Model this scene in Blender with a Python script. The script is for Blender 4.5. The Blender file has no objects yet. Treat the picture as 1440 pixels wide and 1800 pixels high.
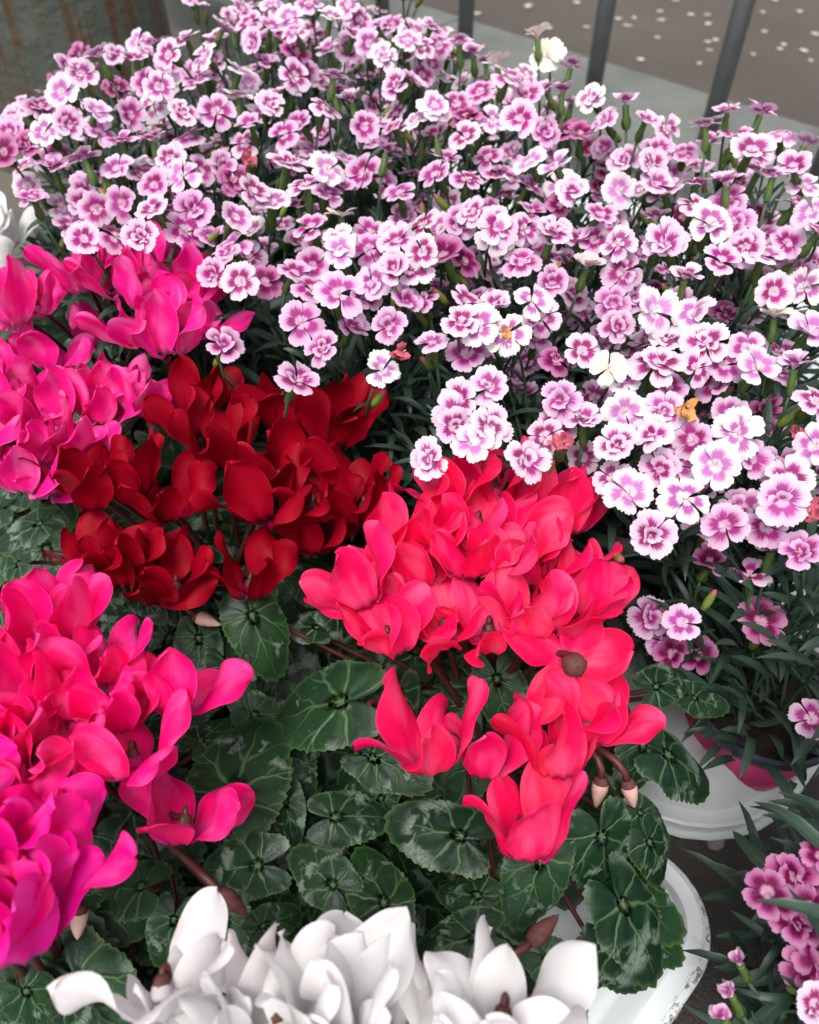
import bpy, math, random
from mathutils import Vector, Matrix, Quaternion
R = math.radians
rnd = random.Random(11)
scene = bpy.context.scene
col = scene.collection

# ------------------------------------------------------------------ camera, sky, sun, exposure
CAM_H, PITCH, FPX = 0.62, R(48.0), 1386.0            # metres, below the horizon, focal length in photo pixels
cd = bpy.data.cameras.new('camera')
cam = bpy.data.objects.new('camera', cd); col.objects.link(cam)
cam.location = (0, 0, CAM_H); cam.rotation_euler = (math.pi/2 - PITCH, 0, 0)
cd.sensor_fit = 'VERTICAL'; cd.sensor_height = 24.0; cd.sensor_width = 24.0
cd.lens = 24.0 * FPX / 1800.0
cd.clip_start = 0.01; cd.clip_end = 200
cd.dof.use_dof = True; cd.dof.focus_distance = 0.47; cd.dof.aperture_fstop = 5.0
scene.camera = cam
SUN_EL, SUN_ROT = 67.0, 205.0
w = bpy.data.worlds.new('World'); scene.world = w; w.use_nodes = True
nt = w.node_tree; nt.nodes.clear()
sky = nt.nodes.new('ShaderNodeTexSky'); sky.sky_type = 'NISHITA'; sky.sun_disc = False
sky.sun_elevation = R(SUN_EL); sky.sun_rotation = R(SUN_ROT); sky.dust_density = 4.0
hs = nt.nodes.new('ShaderNodeHueSaturation'); hs.inputs['Saturation'].default_value = 0.22
bg = nt.nodes.new('ShaderNodeBackground'); bg.inputs['Strength'].default_value = 0.14
wo = nt.nodes.new('ShaderNodeOutputWorld')
nt.links.new(sky.outputs[0], hs.inputs['Color']); nt.links.new(hs.outputs[0], bg.inputs['Color']); nt.links.new(bg.outputs[0], wo.inputs['Surface'])
sl = bpy.data.lights.new('sun', 'SUN'); sl.energy = 1.5; sl.angle = R(24); sl.color = (1.0, 0.97, 0.93)
sun = bpy.data.objects.new('sun', sl); col.objects.link(sun)
# sky sun_rotation is measured clockwise from +Y
sd = Vector((math.sin(R(SUN_ROT))*math.cos(R(SUN_EL)), math.cos(R(SUN_ROT))*math.cos(R(SUN_EL)), math.sin(R(SUN_EL))))
sun.rotation_euler = sd.to_track_quat('Z', 'Y').to_euler()
vs = scene.view_settings
vs.view_transform = 'Standard'; vs.look = 'None'; vs.gamma = 1.0; vs.exposure = 0.68; vs.use_curve_mapping = False
scene.cycles.use_denoising = True
scene.cycles.max_bounces = 4; scene.cycles.transmission_bounces = 3; scene.cycles.diffuse_bounces = 2; scene.cycles.glossy_bounces = 2
scene.cycles.use_adaptive_sampling = True; scene.cycles.adaptive_threshold = 0.03
scene.cycles.caustics_reflective = False; scene.cycles.caustics_refractive = False

# ------------------------------------------------------------------ pixel -> place
def ray(px, py):
    x, y = (px-720)/FPX, (900-py)/FPX
    return Vector((x, math.cos(PITCH)+y*math.sin(PITCH), -math.sin(PITCH)+y*math.cos(PITCH)))
CAM = Vector((0, 0, CAM_H))
def at_z(px, py, z):
    d = ray(px, py); return CAM + d*((z-CAM_H)/d.z)
def depth(p): return (p-CAM).dot(Vector((0, math.cos(PITCH), -math.sin(PITCH))))
S2 = math.sqrt(0.5)
def uw(u, v, z=0): return Vector(((u-v)*S2, (u+v)*S2, z))       # the display stands at 45 degrees, along the kerb
def lerp(a, b, t): return a+(b-a)*t
def interp(x, xs, ys):
    if x <= xs[0]: return ys[0]
    for i in range(1, len(xs)):
        if x <= xs[i]: return lerp(ys[i-1], ys[i], (x-xs[i-1])/(xs[i]-xs[i-1]))
    return ys[-1]
def sstep(a, b, x):
    t = min(1, max(0, (x-a)/(b-a))); return t*t*(3-2*t)

# ------------------------------------------------------------------ object helpers
def mesh(name, V, F, mats, uvs=None, midx=None, smooth=True):
    me = bpy.data.meshes.new(name); me.from_pydata([tuple(v) for v in V], [], F)
    for m in (mats if isinstance(mats, (list, tuple)) else [mats]): me.materials.append(m)
    if uvs:
        ul = me.uv_layers.new(name='UVMap')
        vi = [0]*len(me.loops); me.loops.foreach_get('vertex_index', vi)
        flat = [0.0]*(2*len(vi))
        for i, k in enumerate(vi): flat[2*i], flat[2*i+1] = uvs[k]
        ul.data.foreach_set('uv', flat)
    if midx: me.polygons.foreach_set('material_index', midx)
    if smooth: me.polygons.foreach_set('use_smooth', [True]*len(me.polygons))
    me.update(); return me
def obj(name, me, parent=None, loc=(0, 0, 0), rot=None, scale=None):
    o = bpy.data.objects.new(name, me); col.objects.link(o)
    if parent is not None: o.parent = parent
    o.location = loc
    if rot is not None:
        o.rotation_mode = 'QUATERNION'; o.rotation_quaternion = rot
    if scale is not None: o.scale = (scale,)*3 if isinstance(scale, (int, float)) else scale
    return o
def empty(name, loc, label, cat, group=None):
    e = bpy.data.objects.new(name, None); col.objects.link(e); e.location = loc; e.empty_display_size = 0.02
    return tag(e, label, cat, group)
def tag(o, label=None, cat=None, group=None, kind=None):
    if label: o['label'] = label
    if cat: o['category'] = cat
    if group: o['group'] = group
    if kind: o['kind'] = kind
    return o
def grid_faces(nr, nc, wrap=False, off=0):
    F = []
    for i in range(nr-1):
        for j in range(nc if wrap else nc-1):
            k = (j+1) % nc
            F.append((off+i*nc+j, off+i*nc+k, off+(i+1)*nc+k, off+(i+1)*nc+j))
    return F
def tube_geo(pts, rad, n=6, off=0, cap=True):
    V = []; m = len(pts); T = []
    for i in range(m):
        t = (pts[min(i+1, m-1)]-pts[max(i-1, 0)]); T.append(t.normalized() if t.length > 1e-9 else Vector((0, 0, 1)))
    a = Vector((1, 0, 0)) if abs(T[0].x) < 0.8 else Vector((0, 1, 0))
    nrm = (a-T[0]*a.dot(T[0])).normalized()
    for i in range(m):
        nrm = (nrm-T[i]*nrm.dot(T[i])).normalized(); b = T[i].cross(nrm)
        r = rad[i] if isinstance(rad, (list, tuple)) else rad
        for k in range(n):
            an = 2*math.pi*k/n; V.append(pts[i]+(nrm*math.cos(an)+b*math.sin(an))*r)
    F = grid_faces(m, n, True, off)
    if cap: F += [tuple(off+k for k in range(n))[::-1], tuple(off+(m-1)*n+k for k in range(n))]
    return V, F
def bez(a, b, c, d, n):
    out = []
    for i in range(n+1):
        t = i/n; s = 1-t
        out.append(a*(s**3)+b*(3*s*s*t)+c*(3*s*t*t)+d*(t**3))
    return out
def lathe(prof, n=16):
    V = []; F = []
    for r, z in prof:
        for k in range(n):
            an = 2*math.pi*k/n; V.append(Vector((r*math.cos(an), r*math.sin(an), z)))
    return V, grid_faces(len(prof), n, True)

# ------------------------------------------------------------------ materials
class NT:
    def __init__(s, name):
        s.m = bpy.data.materials.new(name); s.m.use_nodes = True; s.t = s.m.node_tree; s.t.nodes.clear()
        s.out = s.n('ShaderNodeOutputMaterial')
    def n(s, typ, **kw):
        x = s.t.nodes.new(typ)
        for k, v in kw.items(): setattr(x, k, v)
        return x
    def l(s, a, b): s.t.links.new(a, b)
    def put(s, sock, v):
        if isinstance(v, bpy.types.NodeSocket): s.l(v, sock)
        elif isinstance(v, (tuple, list)) and sock.type == 'RGBA': sock.default_value = (*v[:3], 1)
        else: sock.default_value = v
    def math(s, op, a, b=0.0, c=None, clamp=False):
        x = s.n('ShaderNodeMath', operation=op, use_clamp=clamp); s.put(x.inputs[0], a); s.put(x.inputs[1], b)
        if c is not None: s.put(x.inputs[2], c)
        return x.outputs[0]
    def sm(s, v, a, b, lo=0.0, hi=1.0):
        x = s.n('ShaderNodeMapRange', interpolation_type='SMOOTHSTEP'); s.put(x.inputs[0], v)
        for i, q in enumerate((a, b, lo, hi)): s.put(x.inputs[1+i], q)
        return x.outputs[0]
    def mix(s, f, a, b, blend='MIX'):
        x = s.n('ShaderNodeMix', data_type='RGBA', blend_type=blend); s.put(x.inputs[0], f); s.put(x.inputs[6], a); s.put(x.inputs[7], b)
        return x.outputs[2]
    def noise(s, vec, scale, detail=2.0, rough=0.5, dist=0.0):
        x = s.n('ShaderNodeTexNoise'); s.put(x.inputs['Vector'], vec); x.inputs['Scale'].default_value = scale
        x.inputs['Detail'].default_value = detail; x.inputs['Roughness'].default_value = rough; x.inputs['Distortion'].default_value = dist
        return x.outputs['Fac']
    def vec(s, x, y, z=0.0):
        c = s.n('ShaderNodeCombineXYZ'); s.put(c.inputs[0], x); s.put(c.inputs[1], y); s.put(c.inputs[2], z); return c.outputs[0]
    def uv(s):
        t = s.n('ShaderNodeTexCoord'); q = s.n('ShaderNodeSeparateXYZ'); s.l(t.outputs['UV'], q.inputs[0]); return q.outputs[0], q.outputs[1]
    def objc(s): return s.n('ShaderNodeTexCoord').outputs['Object']
    def bump(s, h, strength, dist):
        x = s.n('ShaderNodeBump'); x.inputs['Strength'].default_value = strength; x.inputs['Distance'].default_value = dist; s.l(h, x.inputs['Height']); return x.outputs[0]
    def bsdf(s, color, rough=0.5, spec=0.5, normal=None, trans=0.0, metal=0.0, tcol=None, sheen=0.0):
        p = s.n('ShaderNodeBsdfPrincipled'); s.put(p.inputs['Base Color'], color); s.put(p.inputs['Roughness'], rough)
        s.put(p.inputs['Specular IOR Level'], spec); p.inputs['Metallic'].default_value = metal
        if sheen: p.inputs['Sheen Weight'].default_value = sheen
        if normal is not None: s.l(normal, p.inputs['Normal'])
        sh = p.outputs[0]
        if trans:
            t = s.n('ShaderNodeBsdfTranslucent'); s.put(t.inputs['Color'], tcol if tcol is not None else color)
            mx = s.n('ShaderNodeMixShader'); mx.inputs[0].default_value = trans; s.l(sh, mx.inputs[1]); s.l(t.outputs[0], mx.inputs[2]); sh = mx.outputs[0]
        s.l(sh, s.out.inputs['Surface']); return s.m

def plain(name, color, rough=0.5, spec=0.5, var=0.25, scale=60, bump=0.15, dist=0.001, trans=0.0):
    k = NT(name); o = k.objc(); f = k.noise(o, scale, 3)
    c = k.mix(f, tuple(x*(1-var) for x in color), tuple(min(1, x*(1+var)) for x in color))
    return k.bsdf(c, rough, spec, k.bump(f, bump, dist), trans)

def cyclamen_petal_mat(name, body, light, throat, hue=0.012, trans=0.3, spec=0.18):
    k = NT(name); u, v = k.uv(); oi = k.n('ShaderNodeObjectInfo'); rn = oi.outputs['Random']
    fine = k.noise(k.vec(k.math('MULTIPLY', u, 34), k.math('MULTIPLY', v, 2.2), k.math('MULTIPLY', rn, 40)), 1.0, 3, 0.6)
    soft = k.noise(k.vec(k.math('MULTIPLY', u, 2.2), k.math('MULTIPLY', v, 1.6), k.math('MULTIPLY', rn, 70)), 1.0, 2)
    edge = k.math('ABSOLUTE', k.math('SUBTRACT', u, 0.5))
    pale = k.math('MULTIPLY', k.sm(soft, 0.42, 0.72), k.sm(fine, 0.25, 0.75, 0.45, 1.0))
    pale = k.math('MULTIPLY', pale, 0.80)
    rim = k.math('MULTIPLY', k.sm(edge, 0.465, 0.5), 0.35)
    pale = k.math('MAXIMUM', pale, rim)
    c = k.mix(pale, body, light)
    th = k.math('MULTIPLY', k.sm(k.math('ADD', v, k.math('MULTIPLY', fine, 0.16)), 0.36, 0.14), 0.9)
    c = k.mix(th, c, throat)
    h = k.n('ShaderNodeHueSaturation'); k.put(h.inputs['Hue'], k.math('ADD', 0.5-hue/2, k.math('MULTIPLY', rn, hue)))
    k.put(h.inputs['Value'], k.math('ADD', 0.88, k.math('MULTIPLY', rn, 0.18))); k.l(c, h.inputs['Color'])
    return k.bsdf(h.outputs[0], 0.5, spec, k.bump(fine, 0.25, 0.0006), trans)

def dianthus_petal_mat(name):
    k = NT(name); u, v = k.uv(); oi = k.n('ShaderNodeObjectInfo'); rn = oi.outputs['Random']
    fine = k.noise(k.vec(k.math('MULTIPLY', u, 17), k.math('MULTIPLY', v, 1.3), k.math('MULTIPLY', rn, 60)), 1.0, 3, 0.6)
    e = k.math('ABSOLUTE', k.math('SUBTRACT', u, 0.5))
    vv = k.math('ADD', v, k.math('MULTIPLY', k.math('SUBTRACT', fine, 0.5), 0.6))
    vv = k.math('ADD', vv, k.math('MULTIPLY', k.math('MULTIPLY', e, e), 0.95))
    b = k.math('MULTIPLY', k.sm(vv, 0.78, 0.56), k.sm(k.math('ADD', v, k.math('MULTIPLY', fine, 0.20)), 0.33, 0.45))
    line = k.math('MULTIPLY', k.sm(fine, 0.52, 0.7), k.sm(v, 0.9, 0.5))
    al = oi.outputs['Alpha']; b2 = k.math('MULTIPLY', k.math('MAXIMUM', b, k.math('MULTIPLY', line, 0.28)), k.sm(al, 0.0, 0.75, 0.0, 0.97))
    fr = k.math('MULTIPLY', k.sm(k.math('ADD', v, k.math('MULTIPLY', e, 0.35)), 0.66, 1.02), k.sm(oi.outputs['Alpha'], 0.94, 0.99, 0.72, 0.40))
    c = k.mix(fr, oi.outputs['Color'], k.mix(0.68, oi.outputs['Color'], (0.80, 0.72, 0.77)))
    c = k.mix(k.math('MULTIPLY', k.sm(v, 0.34, 0.16), 0.6), c, (0.80, 0.58, 0.70))
    deep = k.mix(rn, (0.25, 0.002, 0.09), (0.40, 0.008, 0.22))
    deep = k.mix(k.sm(al, 0.55, 0.95), (0.56, 0.13, 0.50), deep)
    deep = k.mix(k.sm(al, 0.94, 0.99), deep, (0.13, 0.001, 0.045))
    c = k.mix(b2, c, deep)
    return k.bsdf(c, 0.55, 0.25, k.bump(fine, 0.3, 0.0006), 0.28)

def cyclamen_leaf_mat(name):
    k = NT(name); u, v = k.uv(); oi = k.n('ShaderNodeObjectInfo'); rn = oi.outputs['Random']
    x = k.math('MULTIPLY_ADD', u, 2.0, -1.0); y = k.math('MULTIPLY_ADD', v, 2.0, -1.0)
    seed = k.math('MULTIPLY', rn, 50)
    w1 = k.noise(k.vec(x, y, seed), 3.0, 2); w2 = k.noise(k.vec(x, y, k.math('ADD', seed, 9)), 3.0, 2)
    xw = k.math('ADD', x, k.math('MULTIPLY', k.math('SUBTRACT', w1, 0.5), 0.17)); yw = k.math('ADD', y, k.math('MULTIPLY', k.math('SUBTRACT', w2, 0.5), 0.17))
    r = k.math('SQRT', k.math('ADD', k.math('MULTIPLY', xw, xw), k.math('MULTIPLY', yw, yw)))
    th = k.math('ARCTAN2', yw, xw)
    ya = k.math('ABSOLUTE', yw); P = k.vec(xw, ya)
    def seg(a, b, w):
        A, B = Vector((*a, 0)), Vector((*b, 0)); d = B-A
        def vm(op, p, q):
            x_ = k.n('ShaderNodeVectorMath', operation=op); k.put(x_.inputs[0], p); k.put(x_.inputs[1], q); return x_
        pa = vm('SUBTRACT', P, tuple(A)).outputs[0]
        h = k.math('MULTIPLY', vm('DOT_PRODUCT', pa, tuple(d)).outputs['Value'], 1/d.length_squared, clamp=True)
        sc_ = k.n('ShaderNodeVectorMath', operation='SCALE'); sc_.inputs[0].default_value = tuple(d); k.put(sc_.inputs['Scale'], h)
        ln = vm('SUBTRACT', pa, sc_.outputs[0]).outputs[0]; le = k.n('ShaderNodeVectorMath', operation='LENGTH'); k.put(le.inputs[0], ln)
        return k.sm(le.outputs['Value'], k.math('MULTIPLY_ADD', h, -w*0.72, w), 0.0)
    main = seg((-.02, 0), (.95, 0), .044)
    for a_, b_ in (((0, 0), (.55, .62)), ((0, 0), (-.12, .72))): main = k.math('MAXIMUM', main, seg(a_, b_, .038))
    side = seg((.36, 0), (.74, .30), .030)
    for a_, b_ in (((.30, .34), (.30, .70)), ((.24, .27), (.62, .40)), ((-.06, .36), (.12, .66))): side = k.math('MAXIMUM', side, seg(a_, b_, .026))
    vo = k.n('ShaderNodeTexVoronoi', feature='DISTANCE_TO_EDGE'); k.put(vo.inputs['Vector'], k.vec(xw, yw, seed)); vo.inputs['Scale'].default_value = 9
    net = k.sm(vo.outputs[0], 0.035, 0.0)
    vein = k.math('MAXIMUM', main, k.math('MULTIPLY', side, 0.8))
    ns = k.noise(k.vec(x, y, k.math('ADD', seed, 20)), 4.2, 3, 0.55, 0.5)
    fine = k.noise(k.vec(x, y, seed), 26, 2)
    ann = k.math('MULTIPLY', k.sm(r, 0.36, 0.56), k.sm(r, 0.84, 0.66))
    thr = k.math('MULTIPLY_ADD', rn, 0.13, 0.43)
    sil = k.math('MULTIPLY', k.math('MULTIPLY', k.sm(ns, thr, k.math('ADD', thr, 0.12)), ann), k.sm(fine, 0.2, 0.6, 0.4, 1.0))
    base = k.mix(rn, (0.004, 0.020, 0.008), (0.012, 0.050, 0.010))
    base = k.mix(k.sm(ns, 0.3, 0.7), base, (0.008, 0.026, 0.014))
    c = k.mix(k.math('MULTIPLY', sil, 0.75), base, (0.20, 0.26, 0.21))
    c = k.mix(k.math('MULTIPLY', net, 0.06), c, (0.12, 0.2, 0.09))
    c = k.mix(k.math('MULTIPLY', vein, k.sm(r, 1.0, 0.2, 0.22, 0.55)), c, (0.12, 0.21, 0.085))
    rim = k.sm(k.n('ShaderNodeAttribute', attribute_name='rim').outputs['Fac'], 0.90, 1.0)
    c = k.mix(k.math('MULTIPLY', rim, 0.5), c, (0.07, 0.13, 0.035))
    sp = k.n('ShaderNodeTexVoronoi'); k.put(sp.inputs['Vector'], k.vec(x, y, seed)); sp.inputs['Scale'].default_value = 17
    spm = k.math('MULTIPLY', k.sm(sp.outputs['Distance'], 0.10, 0.05), k.sm(k.noise(k.vec(x, y, seed), 2.6), 0.55, 0.7))
    c = k.mix(k.math('MULTIPLY', spm, 0.55), c, (0.4, 0.42, 0.38))
    hgt = k.math('SUBTRACT', k.math('MULTIPLY', fine, 0.25), k.math('ADD', k.math('MULTIPLY', main, 1.0), k.math('MULTIPLY', side, 0.5)))
    rough = k.math('MULTIPLY_ADD', fine, 0.2, 0.33)
    return k.bsdf(c, rough, 0.27, k.bump(hgt, 0.45, 0.0022), 0.05, tcol=(0.05, 0.14, 0.02))

M = {}
M['coral'] = cyclamen_petal_mat('coral_petal', (0.94, 0.004, 0.105), (0.95, 0.12, 0.30), (0.62, 0.05, 0.20))
M['hotpink'] = cyclamen_petal_mat('hot_pink_petal', (0.94, 0.003, 0.18), (0.96, 0.11, 0.44), (0.50, 0.02, 0.24))
M['magenta'] = cyclamen_petal_mat('magenta_petal', (0.90, 0.003, 0.25), (0.93, 0.09, 0.50), (0.36, 0.01, 0.26), 0.03)
M['pink'] = cyclamen_petal_mat('bright_pink_petal', (0.92, 0.008, 0.27), (0.95, 0.22, 0.56), (0.72, 0.16, 0.45))
M['red'] = cyclamen_petal_mat('dark_red_petal', (0.255, 0.0002, 0.009), (0.34, 0.003, 0.020), (0.16, 0.001, 0.03), 0.0, 0.12, 0.07)
M['white'] = cyclamen_petal_mat('white_petal', (0.88, 0.865, 0.86), (0.91, 0.90, 0.895), (0.82, 0.74, 0.76), 0.0, 0.42)
M['dianthus'] = dianthus_petal_mat('two_tone_petal')
M['leaf'] = cyclamen_leaf_mat('marbled_leaf')
M['calyx'] = plain('calyx_green', (0.075, 0.135, 0.032), 0.5, 0.4, 0.3, 120, trans=0.1)
M['throat'] = plain('throat_brown', (0.10, 0.035, 0.03), 0.7, 0.3, 0.5, 300, 0.6)
M['stalk'] = plain('stalk_brown', (0.085, 0.022, 0.018), 0.45, 0.4, 0.4, 90)
M['stem'] = plain('dianthus_stem', (0.040, 0.078, 0.040), 0.5, 0.4, 0.3, 90)
M['budgreen'] = plain('bud_green', (0.14, 0.20, 0.03), 0.45, 0.4, 0.25, 120)
M['budpink'] = plain('bud_tip', (0.62, 0.38, 0.32), 0.5, 0.3, 0.2, 200)
M['wilt'] = plain('wilted_petal', (0.62, 0.30, 0.10), 0.75, 0.2, 0.5, 150, 0.6, trans=0.2)
M['wiltpink'] = plain('wilted_pink_petal', (0.55, 0.12, 0.17), 0.75, 0.2, 0.5, 150, 0.6, trans=0.2)
def strap_mat():
    k = NT('strap_leaf'); u, v = k.uv(); rn = k.n('ShaderNodeObjectInfo').outputs['Random']
    f = k.noise(k.vec(k.math('MULTIPLY', u, 14), k.math('MULTIPLY', v, 1.5), k.math('MULTIPLY', rn, 30)), 1.0, 2)
    mid = k.sm(k.math('ABSOLUTE', k.math('SUBTRACT', u, 0.5)), 0.07, 0.02)
    c = k.mix(f, (0.016, 0.036, 0.024), (0.034, 0.066, 0.045)); c = k.mix(k.math('MULTIPLY', mid, 0.35), c, (0.09, 0.14, 0.10))
    return k.bsdf(c, 0.42, 0.45, k.bump(f, 0.2, 0.0005), 0.12, tcol=(0.05, 0.10, 0.04))
M['strap'] = strap_mat()
M['soil'] = plain('potting_soil', (0.022, 0.016, 0.012), 0.95, 0.1, 0.7, 140, 1.0, 0.006)
M['pot'] = plain('dark_pot', (0.035, 0.045, 0.065), 0.4, 0.5, 0.2, 30, 0.05)
M['terrapot'] = plain('terracotta_pot', (0.24, 0.08, 0.04), 0.6, 0.4, 0.2, 30, 0.05)
M['sleeve'] = plain('pink_sleeve', (0.34, 0.03, 0.11), 0.35, 0.5, 0.25, 25, 0.05)
def tray_mat(name, colr, dirt):
    k = NT(name); o = k.objc(); a = k.noise(o, 22, 4, 0.6); b = k.noise(o, 160, 4, 0.7)
    q = k.n('ShaderNodeAttribute', attribute_name='rim').outputs['Fac']
    d = k.math('MAXIMUM', k.math('MULTIPLY', k.sm(b, 0.52, 0.62), q), k.math('MULTIPLY', k.sm(a, 0.58, 0.75), dirt))
    c = k.mix(d, colr, (0.16, 0.14, 0.12))
    return k.bsdf(c, 0.38, 0.5, k.bump(a, 0.1, 0.001))
M['tray'] = tray_mat('white_tray_plastic', (0.62, 0.65, 0.66), 0.4)
M['shaded_tray'] = tray_mat('shaded_white_tray_plastic', (0.42, 0.44, 0.44), 0.1)  # white plastic again, greyed: the plants' shade is put into its colour

# ------------------------------------------------------------------ the setting
def asphalt(name, a, b, rough, scale, fleck):
    k = NT(name); o = k.objc(); n1 = k.noise(o, scale, 5, 0.65); n2 = k.noise(o, scale*14, 3, 0.7); n3 = k.noise(o, 3.0, 3)
    c = k.mix(n1, a, b); c = k.mix(k.math('MULTIPLY', k.sm(n2, 0.60, 0.72), fleck), c, (0.30, 0.28, 0.25))
    c = k.mix(k.math('MULTIPLY', k.sm(n3, 0.4, 0.7), 0.4), c, tuple(x*0.6 for x in a))
    return k.bsdf(c, k.math('MULTIPLY_ADD', n1, 0.3, rough), 0.4, k.bump(n2, 0.8, 0.004))
M['ground'] = asphalt('brown_ground', (0.085, 0.075, 0.062), (0.16, 0.145, 0.12), 0.65, 9, 0.25)
M['board'] = asphalt('dark_paving', (0.014, 0.011, 0.009), (0.034, 0.027, 0.022), 0.45, 26, 0.18)
M['road'] = asphalt('brown_road', (0.058, 0.047, 0.038), (0.112, 0.094, 0.078), 0.6, 6, 0.15)
M['kerb'] = asphalt('kerb_concrete', (0.095, 0.102, 0.092), (0.225, 0.233, 0.213), 0.75, 11, 0.35)
def sheet(name, pts, mat, z):
    o = obj(name, mesh(name, [Vector((p[0], p[1], z)) for p in pts], [tuple(range(len(pts)))], mat, smooth=False)); return tag(o, kind='structure')
sheet('ground', [(-40, -40), (40, -40), (40, 40), (-40, 40)], M['ground'], 0.0)
sheet('paving', [uw(-3, -3), uw(1.095, -3), uw(1.095, 0.86), uw(-3, 0.86)], M['board'], 0.004)
sheet('road', [uw(1.41, -30), uw(40, -30), uw(40, 30), uw(1.41, 30)], M['road'], 0.004)
def box_geo(a, b, bev=0.0):
    (x0, y0, z0), (x1, y1, z1) = a, b
    V = [Vector(p) for p in ((x0, y0, z0), (x1, y0, z0), (x1, y1, z0), (x0, y1, z0), (x0, y0, z1), (x1, y0, z1), (x1, y1, z1), (x0, y1, z1))]
    return V, [(0, 3, 2, 1), (4, 5, 6, 7), (0, 1, 5, 4), (1, 2, 6, 5), (2, 3, 7, 6), (3, 0, 4, 7)]
kerb = bpy.data.objects.new('kerb', None); col.objects.link(kerb); tag(kerb, kind='structure'); kerb.location = uw(1.25, 0)
kb = random.Random(3)
def kerb_stone(w0, w1):
    # a stone with rounded long edges, running along the kerb
    prof = [(1.10, -0.01), (1.10, 0.075), (1.104, 0.087), (1.115, 0.092), (1.385, 0.092), (1.397, 0.088), (1.404, 0.076), (1.406, -0.01)]
    V = []
    n = 8
    for i in range(n+1):
        ww = lerp(w0+0.003, w1-0.003, i/n)
        for (a, z) in prof: V.append(uw(a+kb.uniform(-.0015, .0015), ww, z+kb.uniform(-.0008, .0008) if z > 0 else z)-kerb.location)
    F = grid_faces(n+1, len(prof)); F += [tuple(range(len(prof)))[::-1], tuple(n*len(prof)+i for i in range(len(prof)))]
    return mesh('kerb_stone', V, F, M['kerb'], smooth=False)
for i in range(-3, 5): obj('kerb_stone', kerb_stone(i*0.92+0.31, (i+1)*0.92+0.31), kerb)

# fence of round bars standing on the kerb
def fence_mat():
    k = NT('grey_fence_paint'); o = k.objc(); a = k.noise(o, 30, 4, 0.6); b = k.noise(o, 200, 2)
    c = k.mix(a, (0.10, 0.106, 0.108), (0.19, 0.195, 0.198)); c = k.mix(k.sm(b, 0.66, 0.72), c, (0.22, 0.2, 0.18))
    return k.bsdf(c, 0.5, 0.5, k.bump(a, 0.2, 0.001), metal=0.2)
M['fence'] = fence_mat()
fence = empty('barrier_fence', uw(1.22, -0.3, 0.09), 'grey tubular barrier fence with upright bars standing on the kerb', 'fence')
bars = []
def on_fence(px):
    d = ray(px, 0); t = 1.22/((d.x+d.y)*S2); p = CAM+d*t; return Vector((p.x, p.y, 0))
for px in (505, 672, 821, 1068, 1310, 1560, 1830): bars.append(on_fence(px))
for p in bars:
    V, F = tube_geo([Vector((0, 0, z)) for z in (0.0, 0.3, 0.6, 0.98)], 0.0142, 16)
    obj('bar', mesh('bar', V, F, M['fence']), fence, Vector((p.x, p.y, 0.088))-fence.location)
a, b = bars[0], bars[-1]; ex = (a-b).normalized()*0.1
for z in (1.06,):
    V, F = tube_geo([lerp(a+ex, b-ex, i/6)+Vector((0, 0, z))-fence.location for i in range(7)], 0.02, 16)
    obj('top_rail', mesh('top_rail', V, F, M['fence']), fence)

# rusty column
def column_mat():
    k = NT('weathered_column_paint'); o = k.objc(); q = k.n('ShaderNodeSeparateXYZ'); k.l(o, q.inputs[0])
    an = k.math('ARCTAN2', q.outputs[1], q.outputs[0])
    streak = k.noise(k.vec(k.math('MULTIPLY', an, 5.0), k.math('MULTIPLY', q.outputs[2], 1.6)), 1.6, 4, 0.6)
    a = k.noise(o, 14, 4, 0.6); b = k.noise(o, 70, 3, 0.6)
    c = k.mix(a, (0.05, 0.057, 0.047), (0.125, 0.135, 0.112))
    r = k.sm(k.math('ADD', streak, k.math('MULTIPLY', k.math('SUBTRACT', a, 0.5), 0.35)), 0.49, 0.62)
    c = k.mix(k.math('MULTIPLY', r, 0.85), c, k.mix(b, (0.045, 0.020, 0.010), (0.14, 0.068, 0.028)))
    return k.bsdf(c, 0.7, 0.3, k.bump(k.math('ADD', b, k.math('MULTIPLY', a, 2)), 0.5, 0.006))
M['column'] = column_mat()
cb = at_z(165, 225, 0.0); cb = Vector((cb.x, cb.y, 0))
RC = 0.175
colm = empty('steel_column', cb, 'thick grey-green column with rust streaks behind the dianthus', 'column')
V, F = lathe([(RC, 0.03), (RC, 0.2), (RC*0.995, 0.5), (RC*0.99, 0.9), (RC*0.985, 1.6), (0.001, 1.6)], 48)
obj('shaft', mesh('shaft', V, F, M['column']), colm)
V, F = lathe([(RC+0.035, -0.002), (RC+0.035, 0.022), (RC+0.028, 0.029), (RC-0.01, 0.031)], 48)
obj('base_plate', mesh('base_plate', V, F, M['column']), colm)

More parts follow.
